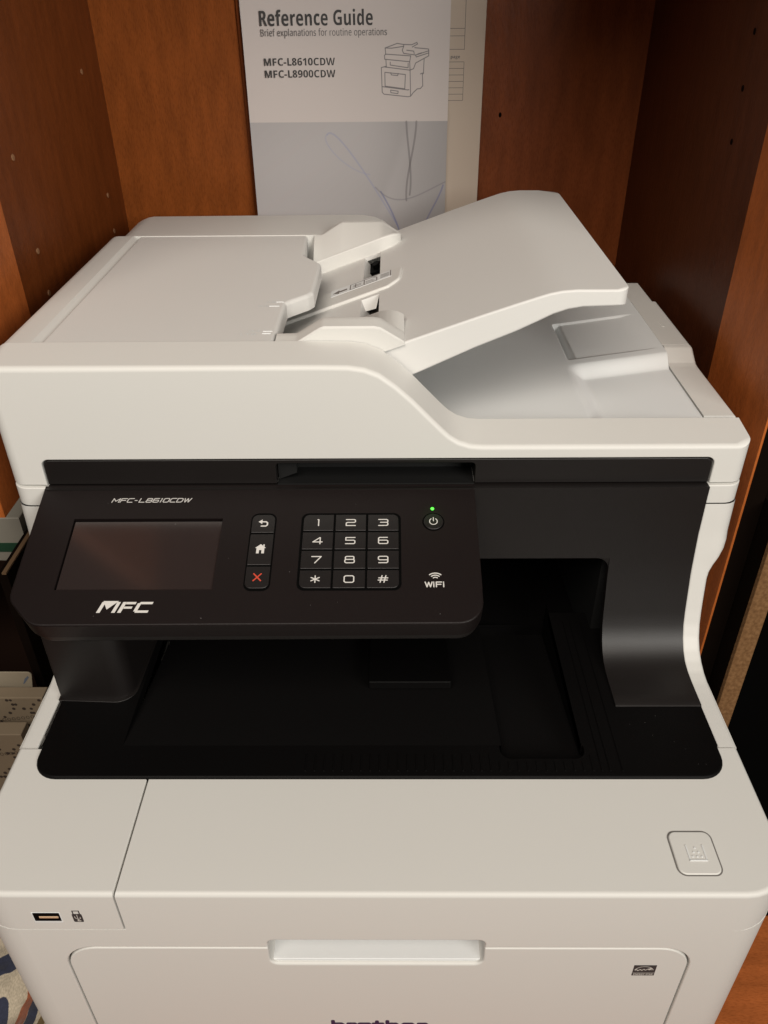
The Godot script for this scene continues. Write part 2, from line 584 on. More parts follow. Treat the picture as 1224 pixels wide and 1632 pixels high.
	put("trident_mark", st, "badge_white", sym)
	# toner button on the deck
	st = begin()
	pad(st, rect(151.0, -174.4, 174.0, -149.2, 4.6), PLAN, 346.5, 347.15)
	var ring := put("button_shadow_plate", st, "seam_grey", cover)  # grey plate painted where only a thin shadow would fall
	ring.set_meta("label", "thin grey plate drawn as the shadow gap round the toner button")
	st = begin()
	pad(st, rect(151.7, -173.7, 173.3, -149.9, 4.0, 0.7), PLAN, 346.5, 347.75)
	var tb := put("toner_button", st, "white_plastic", cover)
	st = begin()
	box(st, 158.6, 347.7, 157.8, 159.3, 348.15, 166.6, 0.2)
	box(st, 167.0, 347.7, 157.8, 167.7, 348.15, 166.6, 0.2)
	box(st, 158.6, 347.7, 165.9, 167.7, 348.15, 166.7, 0.2)
	for q in [[163.2, 159.4], [162.0, 161.8], [164.4, 161.8], [160.9, 164.2], [163.2, 164.2], [165.5, 164.2]]:
		pad(st, disc(q[0], -q[1], 0.55, 0.55, 0.2, 8), PLAN, 347.7, 348.1)
	put("embossed_symbol", st, "pale_plastic", tb)


func energy_badge(door: Node3D) -> void:
	var st := begin()
	var x0 := 137.4
	var x1 := 149.4
	pad(st, rect(x0, 270.6, x1, 281.2), FRONT, 184.4, 184.62)
	var b := put("energy_badge", st, "print_dark", door)
	st = begin()
	var arc := []
	for k in 15:
		var a := PI * (0.08 + 0.84 * k / 14.0)
		arc.append(Vector2(143.2 - 5.0 * cos(a), 275.4 + 4.6 * sin(a)))
	stroke(st, arc, FRONT, 0.4, 184.65)
	var scr := []
	for k in 26:
		var t := k / 25.0
		scr.append(Vector2(138.6 + 7.6 * t, 276.2 + 0.8 * sin(t * 24.0) * (1.0 - 0.4 * t) + 0.8 * t))
	stroke(st, scr, FRONT, 0.45, 184.65)
	var star := PackedVector2Array()
	for k in 10:
		var r := 1.5 if k % 2 == 0 else 0.6
		star.append(Vector2(146.4 + r * sin(TAU * k / 10.0), 277.6 + r * cos(TAU * k / 10.0)))
	sheet(st, star, FRONT, 184.7)
	stroke(st, [[x0 + 0.3, 273.4], [x1 - 0.3, 273.4]], FRONT, 0.3, 184.65)
	put("badge_print", st, "badge_white", b)
	type_text("badge_lettering", "ENERGY STAR", true, 1.6, FRONT, Vector3(138.2, 271.2, 184.68), 10.4, "badge_white", b)


func side_column(side: float) -> SurfaceTool:
	var raw := wave_profile(454, 347)
	raw[0] = [-2.0, 453.7]
	raw.append([-95.0, 347.0])
	var line := []
	for i in raw.size() - 1:
		var a := Vector2(-raw[i][0], raw[i][1])
		var b := Vector2(-raw[i + 1][0], raw[i + 1][1])
		for k in 4:
			line.append(a.lerp(b, k / 4.0))
	line.append(Vector2(95.0, 347.0))
	var rows := []
	for i in line.size():
		var c: Vector2 = line[i]
		var t: Vector2 = (line[mini(i + 1, line.size() - 1)] - line[maxi(i - 1, 0)]).normalized()
		var n := Vector2(-t.y, t.x)  # outward, towards front and top
		var x := 208.0 + 9.5 * smoothstep(401.0, 428.0, c.y)
		var rb := 2.4 + 6.6 * smoothstep(412.0, 432.0, c.y)
		var row := [Vector3(196.9, c.y - n.y * 8, c.x - n.x * 8), Vector3(196.9, c.y, c.x), Vector3(198.0, c.y, c.x), Vector3(minf(203.0, x - rb - 0.5), c.y, c.x), Vector3(x - rb, c.y, c.x)]
		for k in 4:
			var th := PI / 2 * (k + 1) / 4.0
			var d := rb * (1 - cos(th))
			row.append(Vector3(x - rb + rb * sin(th), c.y - n.y * d, c.x - n.x * d))
		var far := Vector3(x, c.y, -341.0) if c.y > 349.0 else Vector3(x, 315.2, c.x)
		row.append(row[-1].lerp(far, 0.06))
		row.append(row[-2].lerp(far, 0.5))
		row.append(far)
		for k in row.size():
			row[k].x *= side
		rows.append(row)
	var st := begin()
	st.set_smooth_group(0)
	for i in rows.size() - 1:
		for k in rows[i].size() - 1:
			var q := [rows[i][k], rows[i][k + 1], rows[i + 1][k + 1], rows[i + 1][k]]
			var order := [0, 1, 2, 0, 2, 3] if side < 0 else [0, 2, 1, 0, 3, 2]
			for o in order:
				st.add_vertex(q[o] * S)
	st.generate_normals()
	# the flank below and behind the sweep
	pad(st, rect(-94.8, 315.2, 341, 346.0) if side > 0 else rect(-341, 315.2, 94.8, 346.0), RSIDE if side > 0 else LSIDE, 196.9, 207.9)
	pad(st, rect(-5, 340, 341, 404) if side > 0 else rect(-341, 340, 5, 404), RSIDE if side > 0 else LSIDE, 196.9, 207.9)
	return st


func wave_profile(a: float, b: float) -> Array:
	# the front line of the body between the heights a and b: (-z, y)
	var l := [[3.0, 454.0], [3.2, 432.0], [6.0, 410.0], [9.6, 391.0], [12.4, 378.0], [15.0, 369.0], [19.0, 361.0], [24.0, 355.2], [30.0, 351.2], [37.0, 348.6], [45.0, 347.4], [55.0, 347.0]]
	var out := []
	for q in l:
		if q[1] <= a + 0.01 and q[1] >= b - 0.01:
			out.append([-q[0], q[1]])
	return out


func printer_upper(p: Node3D) -> void:
	# white side columns that sweep forward into the deck, wider above the hand holds
	for side in [1.0, -1.0]:
		var sc := side_column(side)
		put("side_column", sc, "white_plastic", p)
	var st := begin()
	var sh: Array
	# scanner base
	st = begin()
	pad(st, rect(-217.5, -1.5, 217.5, 341, 10, 0.7), PLAN, 454.2, 466.4)
	put("scanner_base", st, "white_plastic", p)
	st = begin()
	box(st, -214, 452, -338, 214, 466, -3)
	box(st, -206, 316, -340, 206, 452, -160)
	put("inner_frame", st, "seam_grey", p)
	# black face plate with its swept leg
	st = begin()
	var face := [[3.6, 466.6], [3.8, 454.0], [4.3, 433.0], [6.2, 416.4], [7.6, 405.0], [10.6, 391.9], [13.4, 378.9], [16.0, 369.9], [20.0, 361.9], [25.0, 356.1], [31.0, 352.1], [38.0, 350.4], [46.0, 349.9], [56.0, 349.8], [65.0, 349.8], [65.9, 349.2]]
	var leg := []
	for q in face:
		leg.append([-q[0], q[1]])
	leg.append([-65.9, 346.0])
	for i in range(face.size() - 2, -1, -1):
		leg.append([-face[i][0] + (7.6 if i < 2 else 5.0), face[i][1] - (0.0 if i == 0 else 2.0)])
	pad(st, outline(leg), RSIDE, 144.6, 196.4)
	pad(st, outline([[-3.6, 466.6], [-3.8, 454.0], [-4.3, 433.0], [-6.2, 416.4], [4.0, 416.4], [4.0, 466.6]]), RSIDE, -195.2, 144.6)
	var fillet := [[144.6, 416.4]]
	for k in 7:
		fillet.append([136.0 + 8.6 * sin(PI / 2 * k / 6.0), 407.8 + 8.6 * cos(PI / 2 * k / 6.0)])
	var fl := outline(fillet)
	if Geometry2D.is_polygon_clockwise(fl[0]):
		fl[0].reverse()
	pad(st, fl, FRONT, -2, 6.0)
	put("black_face_plate", st, "black_plastic", p)
	# support pillar under the control panel
	st = begin()
	pad(st, outline([[-196, -58, 1.5], [-151, -60, 11], [-149, 40], [-196, 40]]), PLAN, 347, 444)
	pad(st, outline([[-196.5, -60.5, 1.5], [-149.5, -62.5, 12], [-147, 42], [-196.5, 42]], 0.3), PLAN, 347, 349.1)
	put("support_pillar", st, "black_plastic", p)
	output_tray(p)


func signed_ok(pts: PackedVector2Array) -> bool:
	return not Geometry2D.is_polygon_clockwise(pts)


func mirrored(shape: Array) -> Array:
	# the same outline seen from the other side: u changes sign, the order turns round
	var n: int = shape[0].size()
	var pts := PackedVector2Array()
	var er := PackedFloat32Array()
	for i in n:
		var k := n - 1 - i
		pts.append(Vector2(-shape[0][k].x, shape[0][k].y))
		er.append(shape[1][(k + n - 1) % n])
	return [pts, er]


func output_tray(p: Node3D) -> void:
	var st := begin()
	# rim of the tray in strips round the sunk floor
	var b := 1.6
	pad(st, outline([[-194, -95, 0, b], [-194, -117, 15, b], [196.4, -117, 15, b], [196.4, -95, 0, 0.0], [119, -95, 0, 0.4], [119, -104, 6, 0.4], [71, -104, 6, 0.4], [71, -95, 0, 0.0]]), PLAN, 342, 348.7)
	pad(st, outline([[118, -95], [196.4, -95], [196.4, 20], [118, 20]]), PLAN, 342, 348.7)
	pad(st, outline([[-194, -95], [-147, -95], [-147, 20], [-194, 20]]), PLAN, 342, 348.7)
	var tray := put("paper_output_tray", st, "tray_black", p)
	st = begin()
	var n := Vector3(0, 0.985, 0.17)
	var lo := -24.0
	quad(st, Vector3(-147, 348.6, 95), Vector3(72, 348.6, 95), Vector3(72, 326, -30), Vector3(-147, 326, -30), n)
	quad(st, Vector3(-190, 326, -30), Vector3(144, 326, -30), Vector3(144, 318, -150), Vector3(-190, 318, -150), Vector3(0, 1, 0.06).normalized())
	quad(st, Vector3(68, 314, -30.5), Vector3(122, 314, -30.5), Vector3(122, 328, -30.5), Vector3(68, 328, -30.5), Vector3(0, 0, 1))
	quad(st, Vector3(70.5, 341.5, 105.2), Vector3(119.5, 341.5, 105.2), Vector3(119.5, 318, -31), Vector3(70.5, 318, -31), n)
	quad(st, Vector3(72, 348.6, 95), Vector3(72, 326, -30), Vector3(72, 316, -30), Vector3(72, 338, 95), Vector3(1, 0, 0))
	quad(st, Vector3(118, 348.6, 95), Vector3(118, 348.6, -30), Vector3(118, 316, -30), Vector3(118, 338, 95), Vector3(-1, 0, 0))
	put("tray_floor", st, "tray_black", tray)
	st = begin()
	for i in 32:
		var x := -40.0 + i * 5.2
		if x > 69 and x < 120:
			box(st, x, 348.6, 106.5, x + 0.9, 349.1, 113, 0.3)
		else:
			box(st, x, 348.6, 101.5, x + 0.9, 349.1, 113, 0.3)
	for x in [126.0, 130.5, 137.5]:
		pad(st, outline([[x, -113], [x + 1.0, -113], [x + 1.0, 10], [x, 10]], 0.3), PLAN, 348.6, 349.2)
	put("ribs", st, "tray_black", tray)
	st = begin()
	pad(st, rect(-6, -44, 47, 30, 1.5, 0.8), Transform3D(Basis(Vector3(1, 0, 0), Vector3(0, -0.17, -0.985), Vector3(0, 0.985, -0.17)), Vector3(0, 333.5, 0)), 0, 5.2)
	put("paper_stop", st, "tray_black", tray)
	var rng := RandomNumberGenerator.new()
	rng.seed = 31
	st = begin()
	for k in 9:
		var r := rng.randf_range(0.06, 0.11)
		pad(st, disc(rng.randf_range(142, 188), rng.randf_range(-112, -72), r, r, 0.0, 6), PLAN, 348.5, 348.8, false, 1)
	put("dust", st, "print_grey", tray).set_meta("kind", "stuff")
	# dark hollow behind the face plate
	st = begin()
	box(st, -196, 410, -158, 150, 420, -8)
	box(st, 143.5, 318, -158, 150, 418, -4)
	box(st, -200, 318, -158, -190, 418, -4)
	box(st, -196, 310, -160, 150, 420, -152)
	put("paper_exit", st, "cavity", tray)


func printer_lid(p: Node3D) -> void:
	var st := begin()
	var poly := [[-217.5, 467.3, 0.5, 0.6], [-195.6, 467.3, 0.5, 0.8], [-195.6, 484.6, 4.5, 0.8], [196.8, 484.6, 4.5, 0.8], [196.8, 467.3, 0.5, 0.6], [217.5, 467.3, 0.5, 9.0], [217.5, 492.4, 0.0, 2.6], [208, 492.4, 0.0, 2.6]]
	for q in S_CURVE:
		poly.append([q[0], q[1] - 2.6, 0, 2.6])
	poly.append([-217.5, 542.4, 9.1, 9.0])
	# the top of the front rim leans a little towards the front
	var leaning := Transform3D(Basis(Vector3.RIGHT, Vector3.UP, Vector3(0, -0.12, 1)), Vector3.ZERO)
	pad(st, outline(poly), leaning, -28, 0, false, 6)
	# inner walls of the front rim
	quad(st, Vector3(-199, 545, -28), Vector3(-14, 544.7, -28), Vector3(-14, 500, -28), Vector3(-199, 500, -28), Vector3(0, 0, -1))
	# left rim with the sloping inner edge
	pad(st, outline([[-217.5, 467.3], [-199, 467.3], [-199, 530], [-191.4, 530], [-191.4, 541.4], [-196.6, 545.2, 0.5], [-217.5, 545, 9.1]]), FRONT, -250, -28.0, false)
	# right wall under the trim
	pad(st, outline([[198, 467.3], [217.5, 467.3], [217.5, 484], [198, 484]]), FRONT, -258, -28, false)
	# back bar with the same stepped outline
	var back := [[-217.5, 467.3, 0.5, 0.0], [217.5, 467.3, 0.5, 22.0], [217.5, 545, 5.0, 5.0]]
	for i in range(S_CURVE.size() - 1, -1, -1):
		back.append([-S_CURVE[i][0], S_CURVE[i][1], 0, 5.0])
	back.append([-217.5, 495, 3.0, 12.0])
	pad(st, outline(back), BACK, 250.5, 318, true, 5)
	var lid := put("scanner_lid", st, "white_plastic", p)
	# black grip strip along the front
	st = begin()
	pad(st, outline([[-194.8, 467.6, 0.4, 0.5], [-58.6, 467.6, 0.4, 0.5], [-58.6, 481.4, 2.5, 0.5], [58.4, 481.4, 2.5, 0.5], [58.4, 467.6, 0.4, 0.5], [196.0, 467.6, 0.4, 0.5], [196.0, 483.9, 4, 0.6], [-194.8, 483.9, 4, 0.6]]), FRONT, -24, -0.6)
	var strip := put("grip_strip", st, "black_plastic", lid)
	st = begin()
	box(st, -60, 466.8, -24, 60, 483, -20)
	box(st, -60, 481.2, -22, 60, 482.5, -1.2)
	box(st, -58.4, 466.7, -24, 58.2, 467.4, -0.9)
	pad(st, outline([[-58, 467.5], [-47, 472], [-47, 481], [-58, 481]]), FRONT, -22, -6)
	put("grip_notch", st, "cavity", strip)
	# output deck: a sloping plate with a shallow pocket and a soft dish
	var xs := [20.0]
	while xs[-1] < 196.0:
		xs.append(xs[-1] + 1.6)
	xs.append_array([132.6, 133.4, 136.6, 138.4, 197.0])
	xs.sort()
	var zs := [-258.0]
	while zs[-1] < -30.5:
		zs.append(zs[-1] + 1.6)
	zs.append_array([-187.6, -186.9, -122.2, -121.5, -28.2])
	zs.sort()
	st = begin()
	var g := []
	for z in zs:
		var row := []
		for x in xs:
			row.append(Vector3(x, deck_height(x, z), z))
		g.append(row)
	for j in zs.size() - 1:
		for i in xs.size() - 1:
			var a: Vector3 = g[j][i]
			var bb: Vector3 = g[j][i + 1]
			var cc: Vector3 = g[j + 1][i + 1]
			var d: Vector3 = g[j + 1][i]
			tri(st, a, bb, cc, deck_normal(a), deck_normal(bb), deck_normal(cc))
			tri(st, a, cc, d, deck_normal(a), deck_normal(cc), deck_normal(d))
	put("document_output_deck", st, "pale_plastic", lid)
	st = begin()
	pad(st, outline([[32.0, 478, 0, 0.0], [125, 478, 0, 0.5], [125.0, 502.2, 1, 2.2], [121.0, 501.9, 2, 2.2], [109, 495.6, 3, 2.2], [104, 495.1, 2, 2.2], [32.0, 495, 0, 0.5]]), RSIDE, 198.2, 218, true, 4)
	put("deck_edge_trim", st, "white_plastic", lid)
	st = begin()
	pad(st, outline([[125.8, 478, 0, 0.0], [211, 478, 0, 0.4], [211, 502.6, 1, 2.0], [125.8, 502.3, 0.5, 0.5]]), RSIDE, 197.6, 217.6, true, 4)
	var blk := put("deck_edge_trim", st, "white_plastic", lid)
	st = begin()
	pad(st, rect(207, 158, 209, 170, 0.8, 0.3), PLAN, 502.2, 502.9)
	put("raised_mark", st, "white_plastic", blk)
	st = begin()
	pad(st, outline([[211.8, 478], [262, 478], [262, 500.5, 1], [211.8, 500.5, 1]], 1.0), RSIDE, 195, 216.5)
	put("deck_edge_trim", st, "white_plastic", lid)
	st = begin()
	box(st, 10, 467.5, -256, 216, 472, -29)
	put("inner_frame", st, "seam_grey", lid)
	st = begin()
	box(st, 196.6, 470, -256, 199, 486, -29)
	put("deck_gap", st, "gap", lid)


func smooth(a: float, b: float, x: float) -> float:
	return smoothstep(a, b, x)


func deck_height(x: float, z: float) -> float:
	var y := 502.0 - 0.14 * (197.0 - x)
	y -= 8.0 * smooth(129.0, 143.0, x) * smooth(-114.0, -101.0, z)
	if x < 196.0:
		var inside := smooth(132.6, 133.4, x) * smooth(-187.6, -186.9, z) * (1.0 - smooth(-122.2, -121.5, z))
		y -= 1.3 * inside * (1.0 - smooth(180.0, 195.0, x))
		y -= 5.5 * inside * (1.0 - smooth(136.6, 138.4, x))
	return y


func deck_normal(p: Vector3) -> Vector3:
	var e := 0.4
	return Vector3(deck_height(p.x - e, p.z) - deck_height(p.x + e, p.z), 2 * e, deck_height(p.x, p.z - e) - deck_height(p.x, p.z + e)).normalized()


func printer_feeder(p: Node3D) -> void:
	# cover of the document feeder
	var st := begin()
	var c := [[-190.6, 27.2, 5, 1.0], [-57.5, 27.2, 0.5, 2.6], [-57.5, 95, 2, 2.6], [-54.5, 99, 3, 2.6], [-44.5, 110, 4, 2.6], [-41.5, 116, 3, 2.6], [-41, 178, 5, 2.6], [-55, 199, 3, 2.0], [-57.5, 257, 0.5, 0.8], [-190.6, 257, 6, 0.8]]
	pad(st, outline(c), PLAN, 534, 544.4, true, 4)
	var cover := put("feeder_cover", st, "feeder_plastic", p)
	# raised paper size marks
	st = begin()
	for q in [[-96.5, -70.0, -58.6], [-89.0, -73.5, -60.5], [-46.5, -72.0, -59.8], [-43.0, -72.0, -60.2]]:
		st = begin()
		box(st, q[1] + 6.0, 544.3, q[0] - 0.35, q[2] - 0.6, 544.75, q[0] + 0.35, 0.15)
		put("size_line", st, "pale_plastic", cover)
	var flat := Transform3D(PLAN.basis, Vector3(0, 544.42, 0))
	type_text("size_mark", "A6", false, 3.2, flat, Vector3(-70.6, 94.8, 0.2), 6.4, "pale_plastic", cover)
	type_text("size_mark", "A5", false, 3.2, flat, Vector3(-74.6, 87.4, 0.2), 6.6, "pale_plastic", cover)
	type_text("size_mark", "A4", false, 3.2, flat, Vector3(-74.4, 45.6, 0.2), 6.8, "pale_plastic", cover)
	type_text("size_mark", "LTR", false, 3.2, flat, Vector3(-78.4, 40.2, 0.2), 9.4, "pale_plastic", cover)
	# throat behind the cover
	st = begin()
	box(st, -190, 500, -256, -62, 504, -30)
	box(st, -80, 500, -256, -78, 532, -30)
	put("feeder_throat", st, "seam_grey", p)
	# raised tray
	st = begin()
	var t := [[1.5, 533, 0, 0.0], [21, 522.8, 0, 1.4], [58, 540.3, 0, 1.4], [80, 549.6, 0, 1.4], [91, 555.0, 0, 1.4], [100, 559.6, 0, 1.4], [108, 562.3, 0, 1.4], [116, 563.6, 0, 1.4], [126.5, 563.9, 0, 1.4], [134, 564.1, 0, 1.4], [141.2, 564.2, 0, 7.0], [141.2, 573.4, 0, 1.4], [134, 573.5, 0, 1.4], [126.5, 573.5, 0, 1.4], [112, 573.6, 0, 1.4], [104, 573.0, 0, 1.4], [97, 571.6, 0, 1.4], [90, 569.4, 0, 1.4], [80, 566.1, 0, 1.4], [60, 559.3, 0, 1.4], [17, 544.0, 0, 1.4], [1.5, 538.5, 0, 0.0]]
	pad(st, outline(t), FRONT, -150, -30, false, 4)
	var tb := []
	for i in range(t.size() - 1, -1, -1):
		var k := (i + t.size() - 1) % t.size()
		if t[i][0] == 134:
			continue
		tb.append([-t[i][0], t[i][1], t[i][2], t[k][3] if t[k][3] < 5.0 else 14.0])
	pad(st, outline(tb), BACK, 150, 270, false, 5)
	# floor of the tray towards the rollers, with two openings
	var u1 := -16.5
	var u0 := -29.5
	for q in [[-98.0, u0, 28.0, 258.0], [u0, u1, 28.0, 85.0], [u0, u1, 129.0, 171.5], [u0, u1, 225.0, 258.0]]:
		pad(st, rect(q[0], q[2], q[1], q[3]), TRAY, -3, -0.2)
	for q in [[85.0, 129.0], [171.5, 225.0]]:
		quad(st, TRAY * Vector3(u0, q[0], -0.2), TRAY * Vector3(u0, q[1], -0.2), TRAY * Vector3(u0 + 3.0, q[1], -9), TRAY * Vector3(u0 + 3.0, q[0], -9), TRAY.basis * Vector3(0.95, 0, 0.3))
	quad(st, TRAY * Vector3(u0, 129.0, -0.2), TRAY * Vector3(u1, 129.0, -0.2), TRAY * Vector3(u1 - 4.0, 117, -5), TRAY * Vector3(u0, 119, -5), TRAY.basis * Vector3(0.2, -0.8, 0.5))
	var tray := put("feeder_tray", st, "feeder_plastic", p)
	st = begin()
	pad(st, rect(u0, 84, u1 + 1, 226), TRAY, -14, -8.5)
	put("opening_floor", st, "gear", tray)
	st = begin()
	pad(st, rect(u0 + 1, 203, u1 + 0.8, 227), TRAY, -14, -6.5)
	pad(st, disc(-22, 214, 3.0, 6.0, 0.5, 14), TRAY, -8, -3.4)
	put("pickup_roller", st, "gap", tray)
	# rib with the loading label
	st = begin()
	pad(st, outline([[-88, 134, 0], [-10, 134, 3], [-1, 142, 10], [1, 166, 3], [-88, 166, 0]], 1.4), TRAY, -1, 1.8)
	var rib := put("centre_rib", st, "white_plastic", tray)
	st = begin()
	pad(st, rect(-53, 151.5, -7, 165, 1.2, 0.1), TRAY, 1.6, 2.0)
	var label := put("loading_label", st, "pale_plastic", rib)
	st = begin()
	var w := 2.05
	sheet(st, PackedVector2Array([Vector2(-51.5, 157.0), Vector2(-46.5, 153.4), Vector2(-46.5, 155.6), Vector2(-40.5, 155.6), Vector2(-40.5, 158.6), Vector2(-46.5, 158.6), Vector2(-46.5, 160.8)]), TRAY, w)
	for l in [[[-38, 153], [-38, 163]], [[-38, 163], [-18, 163]], [[-38, 153], [-18, 153]], [[-18, 153], [-18, 160]], [[-27.5, 153], [-27.5, 163]], [[-21, 163], [-18, 160]], [[-36, 156.5], [-30, 156.5]], [[-36, 159], [-30, 159]], [[-34, 155], [-34, 161]], [[-26, 156], [-20, 156]], [[-26, 158.5], [-21, 158.5]], [[-15, 155], [-9, 155]], [[-15, 157], [-9, 157]], [[-15, 159], [-9, 159]], [[-15, 161], [-9, 161]], [[-7.6, 152.5], [-7.6, 164]]]:
		stroke(st, l, TRAY, 0.75, w)
	put("label_print", st, "label_ink", label)
	# two paper guides
	paper_guide(p, -1.0)
	paper_guide(p, 1.0)


func paper_guide(p: Node3D, side: float) -> void:
	# built round the middle of the paper path (z = -146) and turned for the far side
	var zin := -146.0 + 80.0 * side
	var zmid := -146.0 + 105.0 * side
	var zout := -146.0 + (117.6 if side > 0 else 111.0) * side
	var us := [-57.0 if side > 0 else -51.5, -46.0, -44.0, -31.0, -28.5, 0.0, 3.5, 9.0, 13.0, 16.5, 17.2]
	var top := [544.6, 544.8, 545.6, 553.6, 554.4, 554.4, 553.6, 550.2, 547.7, 545.6, 544.6]
	var turn := [0.0, 0.0, 0.0, 0.0, 0.0, 0.0, 0.4, 1.6, 4.0, 8.0, 10.0] if side < 0 else [0.0, 0.0, 0.0, 0.0, 0.0, 0.0, 0.0, 0.5, 1.2, 2.2, 2.6]
	var drop := 0.6 if side < 0 else 2.6
	var wall := 10.8
	var strips := []
	var facing := []
	var st := begin()
	for i in us.size() - 1:
		var a: float = us[i]
		var b: float = us[i + 1]
		var ia := 544.0 + 0.36 * (a - 17.0)
		var ib := 544.0 + 0.36 * (b - 17.0)
		var la: float = ia + wall - turn[i] * drop
		var lb: float = ib + wall - turn[i + 1] * drop
		var ta: float = top[i]
		var tb: float = top[i + 1]
		var r := 1.6 * side
		var za: float = zin + turn[i] * side
		var zb: float = zin + turn[i + 1] * side
		# inner face, rounded brow, ruled top, ridge, outer face
		var rows_a := [Vector3(a, ia - 1, za), Vector3(a, la - 1.4, za), Vector3(a, la - 0.4, za + r * 0.4), Vector3(a, la, za + r), Vector3(a, ta, zmid - 1.5 * side), Vector3(a, ta + 0.3, zmid), Vector3(a, ta + 0.3, zmid + 3.0 * side), Vector3(a, ta - 0.5, zout - 1.0 * side), Vector3(a, ta - 1.6, zout), Vector3(a, ia - 1, zout)]
		var rows_b := [Vector3(b, ib - 1, zb), Vector3(b, lb - 1.4, zb), Vector3(b, lb - 0.4, zb + r * 0.4), Vector3(b, lb, zb + r), Vector3(b, tb, zmid - 1.5 * side), Vector3(b, tb + 0.3, zmid), Vector3(b, tb + 0.3, zmid + 3.0 * side), Vector3(b, tb - 0.5, zout - 1.0 * side), Vector3(b, tb - 1.6, zout), Vector3(b, ib - 1, zout)]
		strips.append([rows_a, rows_b])
		var flat := []
		for k in rows_a.size() - 1:
			var n: Vector3 = (rows_b[k] - rows_a[k]).cross(rows_a[k + 1] - rows_a[k]).normalized()
			var inside := Vector3((a + b) / 2.0, (ia + ib) / 2.0, (zin + zout) / 2.0)
			if n.dot(rows_a[k] - inside) < 0.0:
				n = -n
			flat.append(n)
		facing.append(flat)
		if i == us.size() - 2:
			for k in range(1, rows_b.size() - 1):
				tri(st, rows_b[0], rows_b[k], rows_b[k + 1], Vector3.RIGHT, Vector3.RIGHT, Vector3.RIGHT)
	for i in strips.size():
		for k in facing[i].size():
			var n: Vector3 = facing[i][k]
			var n0: Vector3 = (n + facing[maxi(i - 1, 0)][k]).normalized()
			var n1: Vector3 = (n + facing[mini(i + 1, strips.size() - 1)][k]).normalized()
			tri(st, strips[i][0][k], strips[i][1][k], strips[i][1][k + 1], n0, n1, n1)
			tri(st, strips[i][0][k], strips[i][1][k + 1], strips[i][0][k + 1], n0, n1, n0)
	put("paper_guide", st, "white_plastic", p)


